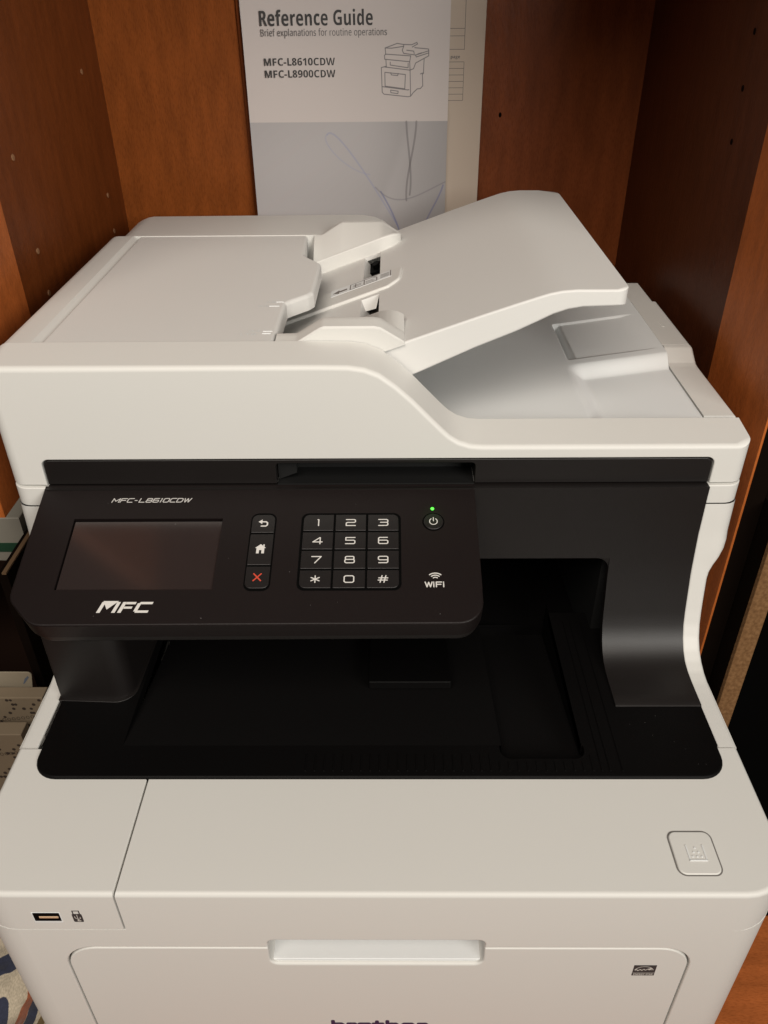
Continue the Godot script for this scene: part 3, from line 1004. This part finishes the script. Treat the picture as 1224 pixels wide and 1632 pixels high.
func printer_panel(p: Node3D) -> void:
	var st := begin()
	var e := 1.1
	# top plate in four strips round the screen opening
	pad(st, outline([[-197, -24.6, 0, 0.0], [58.2, -24.6, 0, 0.3], [58.2, 0, 0, 0.3], [-197, 0, 0, e]]), PANEL, -12.5, 0)
	pad(st, outline([[-197, -72.4, 0, 0.0], [-173.6, -72.4, 0, 0.0], [-173.6, -24.6, 0, 0.0], [-197, -24.6, 0, e]]), PANEL, -12.5, 0)
	pad(st, outline([[-87.8, -72.4, 0, 0.0], [58.2, -72.4, 0, 0.3], [58.2, -24.6, 0, 0.0], [-87.8, -24.6, 0, 0.0]]), PANEL, -12.5, 0)
	pad(st, outline([[-197, -78, 10, e], [-181, -94.4, 14, e], [58.2, -93.4, 14, e], [58.2, -72.4, 0, 0.0], [-197, -72.4, 0, e]]), PANEL, -12.5, 0)
	var panel := put("control_panel", st, "panel_black", p)
	st = begin()
	var low := Transform3D(Basis(PANEL.basis.x, -PANEL.basis.y, -PANEL.basis.z), PANEL.origin)
	pad(st, outline([[-196, 4], [57.2, 4], [57.2, 92.4, 13], [-180.4, 93.4, 14], [-196, 77.4, 10]], 3.0), low, 12.8, 20.5)
	put("panel_underside", st, "black_plastic", panel)
	# screen, sunk into its opening
	st = begin()
	pad(st, rect(-173.4, -72.2, -88.0, -24.8), PANEL, -6, -2.2)
	var frame := put("screen_frame", st, "gap", panel)
	st = begin()
	pad(st, rect(-173.0, -72.3, -88.0, -25.9, 0.5, 0.2), PANEL, -4, -1.1)
	put("touch_screen", st, "screen_glass", frame)
	st = begin()
	letters(st, "MFC-L8610CDW", PANEL, -154.5, -12.6, 3.05, 2.7, 0.95, 0.55, 0.35, 0.06)
	put("model_lettering", st, "print_grey", panel)
	logo(panel)
	var rng := RandomNumberGenerator.new()
	rng.seed = 12
	st = begin()
	for k in 12:
		var r := rng.randf_range(0.06, 0.12)
		pad(st, disc(rng.randf_range(-190, 50), rng.randf_range(-90, -3), r, r, 0.0, 6), PANEL, -0.1, 0.12, false, 1)
	put("dust", st, "print_grey", panel).set_meta("kind", "stuff")
	# keypad
	st = begin()
	pad(st, rect(-42.3, -73.2, 14.6, -21.3, 4.2), PANEL, -0.5, 0.2)
	var pad_ := put("keypad", st, "gap", panel)
	var names := ["1", "2", "3", "4", "5", "6", "7", "8", "9", "*", "0", "#"]
	var cx := [-41.5, -23.2, -4.7, 13.8]
	var cy := [-22.1, -34.5, -47.2, -60.1, -72.5]
	for r in 4:
		for c in 3:
			var q := [[cx[c] + 0.55, cy[r + 1] + 0.55, 0.4], [cx[c + 1] - 0.55, cy[r + 1] + 0.55, 0.4], [cx[c + 1] - 0.55, cy[r] - 0.55, 0.4], [cx[c] + 0.55, cy[r] - 0.55, 0.4]]
			if r == 3 and c == 0: q[0][2] = 3.4
			if r == 3 and c == 2: q[1][2] = 3.4
			if r == 0 and c == 2: q[2][2] = 3.4
			if r == 0 and c == 0: q[3][2] = 3.4
			st = begin()
			pad(st, outline(q, 0.35), PANEL, 0, 0.75, false)
			var key := put("number_key", st, "key_black", pad_)
			st = begin()
			var ch: String = names[r * 3 + c]
			var um: float = (cx[c] + cx[c + 1]) / 2.0
			var vm: float = (cy[r] + cy[r + 1]) / 2.0
			var kw := 5.2
			letters(st, ch, PANEL, um - (kw if ch != "1" else kw * 0.35) / 2.0, vm - 2.2, kw, 4.2, 0.0, 0.62, 0.0, 0.79)
			put("key_print", st, "print_white", key)
	# back, home and cancel keys
	st = begin()
	pad(st, rect(-71.2, -73.4, -56.7, -21.2, 4.4), PANEL, -0.5, 0.2)
	var nav := put("menu_key_strip", st, "gap", panel)
	var kb := ["back_key", "home_key", "cancel_key"]
	var ky := [-22.0, -35.7, -57.5, -72.6]
	for i in 3:
		st = begin()
		pad(st, outline([[-70.5, ky[i + 1] + 0.55, 3.6 if i == 2 else 0.4], [-57.4, ky[i + 1] + 0.55, 3.6 if i == 2 else 0.4], [-57.4, ky[i] - 0.55, 3.6 if i == 0 else 0.4], [-70.5, ky[i] - 0.55, 3.6 if i == 0 else 0.4]], 0.35), PANEL, 0, 0.75, false)
		var key := put(kb[i], st, "key_black", nav)
		var um := -64.0
		var vm: float = (ky[i] + ky[i + 1]) / 2.0
		st = begin()
		if i == 0:
			stroke(st, [[um - 1.2, vm + 1.2], [um + 1.6, vm + 1.2], [um + 2.4, vm + 0.4], [um + 2.4, vm - 1.0], [um + 1.6, vm - 1.8], [um - 1.0, vm - 1.8]], PANEL, 0.8, 0.79)
			sheet(st, PackedVector2Array([Vector2(um - 2.8, vm + 1.2), Vector2(um - 0.6, vm - 0.4), Vector2(um - 0.6, vm + 2.8)]), PANEL, 0.84)
		elif i == 1:
			for q in [[[-2.2, -2.8], [-0.7, -2.8], [-0.7, 0.8], [-2.2, 0.8]], [[0.7, -2.8], [2.2, -2.8], [2.2, 0.8], [0.7, 0.8]], [[-0.7, -0.6], [0.7, -0.6], [0.7, 0.8], [-0.7, 0.8]], [[-3.1, 0.8], [3.1, 0.8], [0, 3.4]], [[1.4, 2.3], [1.4, 3.2], [2.2, 3.2], [2.2, 1.6]]]:
				var pl := PackedVector2Array()
				for s in q:
					pl.append(Vector2(um + s[0], vm + s[1]))
				if Geometry2D.is_polygon_clockwise(pl):
					pl.reverse()
				sheet(st, pl, PANEL, 0.8)
		else:
			stroke(st, [[um - 2.0, vm - 2.2], [um + 2.0, vm + 2.2]], PANEL, 0.75, 0.79)
			stroke(st, [[um - 2.0, vm + 2.2], [um + 2.0, vm - 2.2]], PANEL, 0.75, 0.79)
		put("key_print", st, "print_red" if i == 2 else "print_white", key)
	# power key, its light, wifi mark
	st = begin()
	pad(st, disc(33.2, -27.6, 6.3, 6.3), PANEL, -0.5, 0.2)
	var ring := put("power_key_surround", st, "gap", panel)
	st = begin()
	pad(st, disc(33.2, -27.6, 5.6, 5.6, 0.5), PANEL, 0, 0.7)
	var pk := put("power_key", st, "key_black", ring)
	st = begin()
	var a1 := []
	for k in 19:
		var a := deg_to_rad(125.0 + 290.0 * k / 18.0)
		a1.append(Vector2(33.2 + 2.2 * cos(a), -27.7 + 2.2 * sin(a)))
	stroke(st, a1, PANEL, 0.5, 0.74)
	stroke(st, [[33.2, -27.4], [33.2, -25.0]], PANEL, 0.5, 0.74)
	put("power_symbol", st, "print_white", pk)
	st = begin()
	pad(st, disc(32.9, -18.2, 1.05, 1.05, 0.4, 14), PANEL, -0.3, 0.5)
	put("status_light", st, "green_glow", panel)
	var lamp := OmniLight3D.new()
	lamp.name = "status_light_glow"
	lamp.light_color = Color(0.25, 1.0, 0.18)
	lamp.light_energy = 0.00002
	lamp.light_size = 0.001
	lamp.omni_range = 0.3
	lamp.omni_attenuation = 2.0
	lamp.shadow_enabled = true
	lamp.position = PANEL * Vector3(32.9, -18.2, 2.2) * S
	add_child(lamp)
	st = begin()
	for r in [1.6, 3.1, 4.6]:
		var l := []
		for k in 9:
			var a := deg_to_rad(48.0 + 84.0 * k / 8.0)
			l.append(Vector2(33.0 + r * cos(a), -66.4 + r * sin(a) * 0.9))
		stroke(st, l, PANEL, 0.65, 0.06)
	letters(st, "W", PANEL, 27.4, -71.0, 3.0, 3.0, 0.7, 0.65, 0.0, 0.06)
	letters(st, "i", PANEL, 31.6, -71.0, 2.4, 3.0, 0.5, 0.65, 0.0, 0.06)
	letters(st, "F", PANEL, 33.4, -71.0, 2.9, 3.0, 0.5, 0.65, 0.0, 0.06)
	letters(st, "i", PANEL, 36.9, -71.0, 2.4, 3.0, 0.5, 0.65, 0.0, 0.06)
	put("wifi_mark", st, "print_white", panel)


func logo(panel: Node3D) -> void:
	# slanted three letter mark whose M carries a solid notch
	var st := begin()
	var at := func(u: float, v: float) -> Vector2: return Vector2(-147.6 + u + v * 0.33, -86.6 + v)
	for poly in [[[0, 0], [1.9, 0], [1.9, 6.6], [0, 6.6]], [[8.0, 0], [9.9, 0], [9.9, 6.6], [8.0, 6.6]], [[0.2, 7.2], [8.6, 7.2], [4.6, 2.0]], [[11.2, 0], [13.1, 0], [13.1, 6.6], [11.2, 6.6]], [[13.2, 5.2], [18.4, 5.2], [18.4, 6.6], [13.2, 6.6]], [[13.2, 2.5], [17.6, 2.5], [17.6, 3.8], [13.2, 3.8]], [[19.4, 0.8], [21.3, 0.8], [21.3, 5.8], [19.4, 5.8]], [[20.0, 5.2], [27.4, 5.2], [27.4, 6.6], [20.6, 6.6]], [[20.6, 0], [27.4, 0], [27.4, 1.4], [20.0, 1.4]]]:
		var pl := PackedVector2Array()
		for q in poly:
			pl.append(at.call(q[0], q[1]))
		if Geometry2D.is_polygon_clockwise(pl):
			pl.reverse()
		lift = fmod(lift + 0.004, 0.03)
		sheet(st, pl, PANEL, 0.06 + lift)
	put("series_lettering", st, "print_white", panel)


# ------------------------------------------------------------------ papers behind
func book_xf() -> Transform3D:
	var up := Vector3(0, 1, -0.04).normalized()
	return Transform3D(Basis(Vector3.RIGHT, up, Vector3.RIGHT.cross(up)), Vector3(0, 420, -382))


func soft_line(im: Image, pts: Array, c: Color, width: float, alpha := 1.0) -> void:
	var cover := {}
	for i in pts.size() - 1:
		var a := Vector2(pts[i][0], pts[i][1])
		var b := Vector2(pts[i + 1][0], pts[i + 1][1])
		var x0 := int(maxf(0, minf(a.x, b.x) - width - 1))
		var x1 := int(minf(im.get_width() - 1, maxf(a.x, b.x) + width + 1))
		var y0 := int(maxf(0, minf(a.y, b.y) - width - 1))
		var y1 := int(minf(im.get_height() - 1, maxf(a.y, b.y) + width + 1))
		for y in range(y0, y1 + 1):
			for x in range(x0, x1 + 1):
				var q := Vector2(x, y)
				var id := Vector2i(x, y)
				var d := q.distance_to(Geometry2D.get_closest_point_to_segment(q, a, b))
				var k := clampf(width / 2.0 + 0.5 - d, 0.0, 1.0) * alpha
				if k > cover.get(id, 0.0):
					cover[id] = k
	for id in cover:
		im.set_pixelv(id, im.get_pixelv(id).lerp(c, cover[id]))


func bezier(a: Vector2, b: Vector2, c: Vector2, d: Vector2) -> Array:
	var out := []
	for k in 21:
		var q := a.bezier_interpolate(b, c, d, k / 20.0)
		out.append([q.x, q.y])
	return out


func printed(called: String, im: Image, u0: float, v0: float, u1: float, v1: float, w: float, parent: Node3D, bow: float) -> void:
	var m := mat(called + "_print", Color.WHITE, 0.45)
	m.albedo_texture = ImageTexture.create_from_image(im)
	m.texture_repeat = false
	var st := begin()
	var xf := book_xf()
	var n := 24
	for i in n:
		for k in 2:
			pass
		var f0 := float(i) / n
		var f1 := float(i + 1) / n
		var p := []
		for q in [[f0, 0.0], [f1, 0.0], [f1, 1.0], [f0, 1.0]]:
			p.append([xf * Vector3(lerpf(u0, u1, q[0]), lerpf(v0, v1, q[1]), w + bow * sin(PI * q[0])), Vector2(q[0], 1.0 - q[1])])
		var nn := xf.basis.z
		for idx in [[0, 2, 1], [0, 3, 2]]:
			for t in idx:
				st.set_normal((nn + xf.basis.x * -bow * PI * cos(PI * (f0 if p[t][1].x <= f0 + 0.001 else f1)) / (u1 - u0)).normalized())
				st.set_uv(p[t][1])
				st.add_vertex(p[t][0] * S)
	put("front_page", st, called + "_print", parent)


func build_papers() -> void:
	var xf := book_xf()
	# reference booklet
	var b := root("reference_booklet", "white printed booklet standing behind the printer, grey lower half with blue loop", "booklet")
	var st := begin()
	pad(st, outline([[-115.5, 20], [60.2, 20], [60.6, 360], [-118, 360]]), xf, -3.2, -0.5)
	put("pages", st, "paper", b)
	var W := 720
	var H := 1390
	var im := Image.create(W, H, false, Image.FORMAT_RGB8)
	im.fill(Color(0.62, 0.56, 0.535).linear_to_srgb())
	# u = -117..60.5, v = 20..362 ; 4.06 pixels per millimetre
	var px := func(x: float, y: float) -> Vector2: return Vector2((x + 117.0) * 4.056, (362.0 - (y - 420.0)) * 4.064)
	var edge: int = int(px.call(0, 607).y)
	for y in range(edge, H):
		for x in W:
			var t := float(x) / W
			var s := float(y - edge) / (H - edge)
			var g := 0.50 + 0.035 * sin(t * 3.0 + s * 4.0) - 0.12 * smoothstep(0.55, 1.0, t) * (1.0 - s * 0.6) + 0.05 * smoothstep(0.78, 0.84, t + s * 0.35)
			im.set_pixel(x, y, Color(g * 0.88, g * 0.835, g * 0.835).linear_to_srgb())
	var blue := Color(0.30, 0.33, 0.58)
	var pz := func(x: float, y: float) -> Vector2: return px.call(x, y)
	soft_line(im, bezier(pz.call(-48, 597), pz.call(-42, 605), pz.call(-20, 575), pz.call(16, 517)), blue.lightened(0.35), 6.0, 0.34)
	soft_line(im, bezier(pz.call(-48, 597), pz.call(-56, 592), pz.call(-32, 566), pz.call(-10, 563)), blue.lightened(0.4), 5.0, 0.28)
	soft_line(im, bezier(pz.call(0, 548), pz.call(8, 535), pz.call(14, 524), pz.call(20, 505)), blue, 6.0, 0.36)
	soft_line(im, bezier(pz.call(58, 553), pz.call(54, 540), pz.call(46, 530), pz.call(40, 515)), blue, 6.0, 0.32)
	soft_line(im, bezier(pz.call(23.5, 607), pz.call(24, 590), pz.call(30, 565), pz.call(27, 545)), Color(0.30, 0.28, 0.29), 7.0, 0.34)
	soft_line(im, bezier(pz.call(32.5, 607), pz.call(32, 585), pz.call(22, 560), pz.call(24, 540)), Color(0.30, 0.28, 0.29), 7.0, 0.34)
	soft_line(im, bezier(pz.call(-5, 552), pz.call(15, 530), pz.call(35, 545), pz.call(60, 556)), Color(0.45, 0.44, 0.46), 5.0, 0.35)
	# line drawing of the printer
	var ink := Color(0.36, 0.35, 0.36)
	var dr := func(pts: Array) -> void:
		var l := []
		for q in pts:
			# measured on a 1224 x 748 enlargement of the drawing
			var v: Vector2 = px.call(1.5 + (q[0] - 75.0) * 0.0862, 668.0 - (q[1] - 75.0) * 0.0735)
			l.append([v.x, v.y])
		soft_line(im, l, ink, 2.6, 0.8)
	for l in [
		[[115, 125], [235, 80], [300, 92], [300, 110], [180, 128], [115, 125]], [[115, 125], [120, 188], [370, 208]], [[300, 110], [285, 150], [300, 182], [420, 200], [550, 158], [548, 140], [410, 125]],
		[[300, 92], [380, 95], [430, 72], [438, 88], [385, 118]], [[550, 158], [550, 210], [420, 282], [400, 340], [370, 352]], [[420, 200], [425, 220], [548, 180]], [[120, 188], [108, 200], [110, 240], [360, 268], [370, 208]],
		[[122, 245], [125, 320]], [[360, 268], [365, 355]], [[165, 270], [165, 300], [345, 330], [345, 285]], [[125, 312], [75, 325], [82, 585], [100, 605], [345, 635], [372, 630], [365, 355], [100, 318]],
		[[110, 375], [112, 520], [312, 550], [318, 400], [110, 375]], [[170, 380], [175, 402], [240, 410], [245, 388]], [[85, 525], [340, 562], [355, 560]], [[168, 562], [170, 590], [242, 600], [245, 575], [168, 562]],
		[[505, 240], [500, 390], [490, 400], [495, 520], [470, 550], [440, 552], [400, 590], [372, 630]], [[470, 395], [498, 385]], [[330, 150], [400, 160], [405, 185]], [[440, 190], [480, 178]]]:
		dr.call(l)
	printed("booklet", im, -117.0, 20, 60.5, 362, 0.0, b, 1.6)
	type_text("title_lettering", "Reference Guide", true, 12.0, xf, Vector3(-101.2, 261.0, 1.75), 96.0, "ink", b)
	type_text("subtitle_lettering", "Brief explanations for routine operations", false, 7.2, xf, Vector3(-100.9, 252.0, 1.85), 107.6, "ink_soft", b)
	type_text("model_lettering", "MFC-L8610CDW", true, 5.8, xf, Vector3(-100.0, 231.6, 1.6), 61.6, "ink", b)
	type_text("model_lettering", "MFC-L8900CDW", true, 5.8, xf, Vector3(-100.0, 222.4, 1.6), 61.6, "ink", b)
	# loose sheet half hidden behind the booklet
	var s := root("printed_sheet", "cream paper sheet with ruled tables showing beside the booklet, behind it", "paper sheet")
	st = begin()
	pad(st, outline([[-60, 20], [90.6, 20], [91.2, 366], [-60, 366]]), xf, -5.2, -4.6)
	var sh := put("sheet_of_paper", st, "paper_warm", s)
	st = begin()
	for l in [[[30, 258], [73.5, 258]], [[30, 252.5], [73.5, 252.5]], [[73.5, 242], [73.5, 360]], [[30, 242.5], [73.5, 242.5]], [[73.7, 203], [73.7, 233]], [[30, 203], [73.7, 203]], [[30, 208], [73.7, 208]], [[30, 213], [73.7, 213]], [[30, 218], [73.7, 218]], [[30, 223], [73.7, 223]], [[30, 228], [73.7, 228]], [[30, 233], [73.7, 233]]]:
		stroke(st, l, xf, 0.4, -4.55, true)
	put("table_lines", st, "ink_soft", sh)
	type_text("table_heading", "page", true, 2.6, xf, Vector3(62.0, 235.0, -4.5), 8.0, "ink_soft", sh)


# ------------------------------------------------------------------ things left of the printer
func build_side_things() -> void:
	mat("grey_card", Color(0.22, 0.205, 0.17), 0.7)
	mat("green_card", Color(0.010, 0.045, 0.022), 0.6)
	mat("kraft", Color(0.19, 0.145, 0.095), 0.8)
	mat("dot_brown", Color(0.03, 0.018, 0.012), 0.8)
	mat("card_cream", Color(0.26, 0.22, 0.16), 0.65)
	mat("card_mark", Color(0.10, 0.12, 0.16), 0.65)
	var r := root("side_shelf", "dark wooden shelf unit carrying the boxes left of the printer", "shelf")
	var sb := begin()
	box(sb, -420, 340, -240, -264, 350, -79, 0.5)
	put("shelf_board", sb, "shelf_dark", r)
	sb = begin()
	box(sb, -420, 193, -240, -250, 205, 22, 0.5)
	put("shelf_board", sb, "shelf_dark", r)
	sb = begin()
	box(sb, -434, -300, -240, -420.5, 395, 22, 0.5)
	put("upright", sb, "shelf_dark", r)
	var b := root("storage_box", "pale grey storage box with green band left of the printer", "box")
	var st := begin()
	box(st, -420, 350, -230, -264.5, 389, -80, 1.0)
	put("box_body", st, "grey_card", b)
	st = begin()
	pad(st, rect(-420, 358.5, -264.6, 366.5), FRONT, -80, -79.4)
	put("green_band", st, "green_card", b)
	var c := root("cream_card", "cream card standing above dotted kraft boxes left of printer", "card")
	st = begin()
	pad(st, outline([[-380, 205], [-262, 205], [-261.5, 262], [-254.4, 297, 3], [-380, 298]], 0.2), FRONT, -15.4, -14.6)
	put("card_sheet", st, "card_cream", c)
	st = begin()
	sheet(st, PackedVector2Array([Vector2(-263.5, 285), Vector2(-262, 286), Vector2(-257.5, 292), Vector2(-258, 293.5), Vector2(-261, 290.5)]), FRONT, -14.5)
	put("card_mark", st, "card_mark", c)
	dotted_box("kraft_box", "dotted kraft paper box behind another, nearer the cream card", Vector3(-400, 205, -12), Vector3(-244.5, 285, -1), 3)
	dotted_box("kraft_box", "dotted kraft paper box in front, lowest of the items left of printer", Vector3(-400, 205, 8), Vector3(-256, 270, 20), 8)
	blanket()


func dotted_box(called: String, label: String, lo: Vector3, hi: Vector3, seed_: int) -> void:
	var b := root(called, label, "box", "dotted kraft boxes left of the printer")
	var st := begin()
	box(st, lo.x, lo.y, lo.z, hi.x, hi.y, hi.z, 0.8)
	var body := put("box_body", st, "kraft", b)
	var rng := RandomNumberGenerator.new()
	rng.seed = seed_
	st = begin()
	var h := hi.y - lo.y
	for strand in 7:
		var x0 := hi.x - 4.0 - strand * 13.0
		for k in 16:
			var y := hi.y - 2.5 - k * 4.4
			if y < lo.y + 2:
				break
			var x := x0 + 7.0 * sin(k * 0.75 + strand * 1.9 + seed_)
			if x > hi.x - 2.0:
				continue
			lift = fmod(lift + 0.004, 0.03)
			var r := 1.15 + 0.35 * rng.randf()
			var l := PackedVector2Array()
			for s in 10:
				l.append(Vector2(x + r * cos(TAU * s / 10), y + r * sin(TAU * s / 10)))
			sheet(st, l, FRONT, hi.z + 0.05 + lift)
	put("printed_dots", st, "dot_brown", body)
	st = begin()
	for k in 9:
		var l := []
		for a in 9:
			l.append(Vector2(hi.x - 5.0 - k * 3.6 + 1.2 * cos(TAU * a / 8.5), hi.y - 19.0 - k * 0.5 + 1.4 * sin(TAU * a / 8.5)))
		stroke(st, l, FRONT, 0.4, hi.z + 0.1)
	put("printed_rings", st, "dot_brown", body)


func blanket() -> void:
	var o := root("patterned_blanket", "cream fleece blanket with navy and rust stripes at printer's lower left", "blanket")
	var W := 512
	var im := Image.create(W, W, false, Image.FORMAT_RGB8)
	var nz := noise(0.006, 77, 3)
	var fz := noise(0.12, 78, 3)
	# x -330..-209, z 40..260
	var bands := [[-255.0, 92.0, -293.0, 114.0, 6.5, 1], [-252.0, 108.0, -257.0, 150.0, 3.6, 2], [-245.5, 112.0, -249.5, 152.0, 3.6, 1], [-237.0, 118.0, -240.0, 160.0, 2.6, 3], [-270.0, 128.0, -266.0, 150.0, 5.0, 1], [-300.0, 60.0, -320.0, 140.0, 5.0, 2], [-230.0, 60.0, -285.0, 72.0, 5.0, 2], [-225.0, 170.0, -310.0, 190.0, 6.0, 1], [-220.0, 200.0, -300.0, 225.0, 5.0, 2], [-310.0, 150.0, -300.0, 250.0, 4.0, 3]]
	var cols := [Color(0.42, 0.36, 0.27), Color(0.022, 0.026, 0.05), Color(0.26, 0.075, 0.03), Color(0.13, 0.085, 0.03)]
	for y in W:
		for x in W:
			var wx := -330.0 + 121.0 * x / W
			var wz := 40.0 + 220.0 * y / W
			var w := Vector2(wx + 6.0 * nz.get_noise_2d(x * 0.9, y * 0.9), wz + 6.0 * nz.get_noise_2d(y * 0.9, x * 0.9 + 400))
			var c: Color = cols[0]
			for bnd in bands:
				if w.distance_to(Geometry2D.get_closest_point_to_segment(w, Vector2(bnd[0], bnd[1]), Vector2(bnd[2], bnd[3]))) < bnd[4]:
					c = cols[bnd[5]]
			c = c * (1.0 + 0.35 * fz.get_noise_2d(x * 1.5, y * 1.5))
			im.set_pixel(x, y, c.linear_to_srgb())
	var m := mat("fleece", Color.WHITE, 0.95)
	m.albedo_texture = ImageTexture.create_from_image(im)
	m.rim_enabled = true
	m.rim = 0.4
	var st := begin()
	var fold := noise(0.02, 91, 3)
	var N := 60
	var hgt := func(x: float, z: float) -> float:
		return 112.0 + 9.0 * fold.get_noise_2d(x, z) + 5.0 * sin(x * 0.07 + z * 0.03) - 70.0 * smoothstep(-300, -335, x) - 70.0 * smoothstep(225, 262, z)
	for j in N:
		for i in N:
			for q in [[0, 0], [1, 0], [1, 1], [0, 0], [1, 1], [0, 1]]:
				var u: float = float(i + q[0]) / N
				var v: float = float(j + q[1]) / N
				var x := -330.0 + 121.0 * u
				var z := 40.0 + 220.0 * v
				var nx: float = hgt.call(x - 1, z) - hgt.call(x + 1, z)
				var nz2: float = hgt.call(x, z - 1) - hgt.call(x, z + 1)
				st.set_normal(Vector3(nx, 2, nz2).normalized())
				st.set_uv(Vector2(u, v))
				st.add_vertex(Vector3(x, hgt.call(x, z), z) * S)
	put("folded_cloth", st, "fleece", o)
	st = begin()
	box(st, -328, 37, 42, -212, 60, 256, 6.0)
	put("lower_fold", st, "card_cream", o)
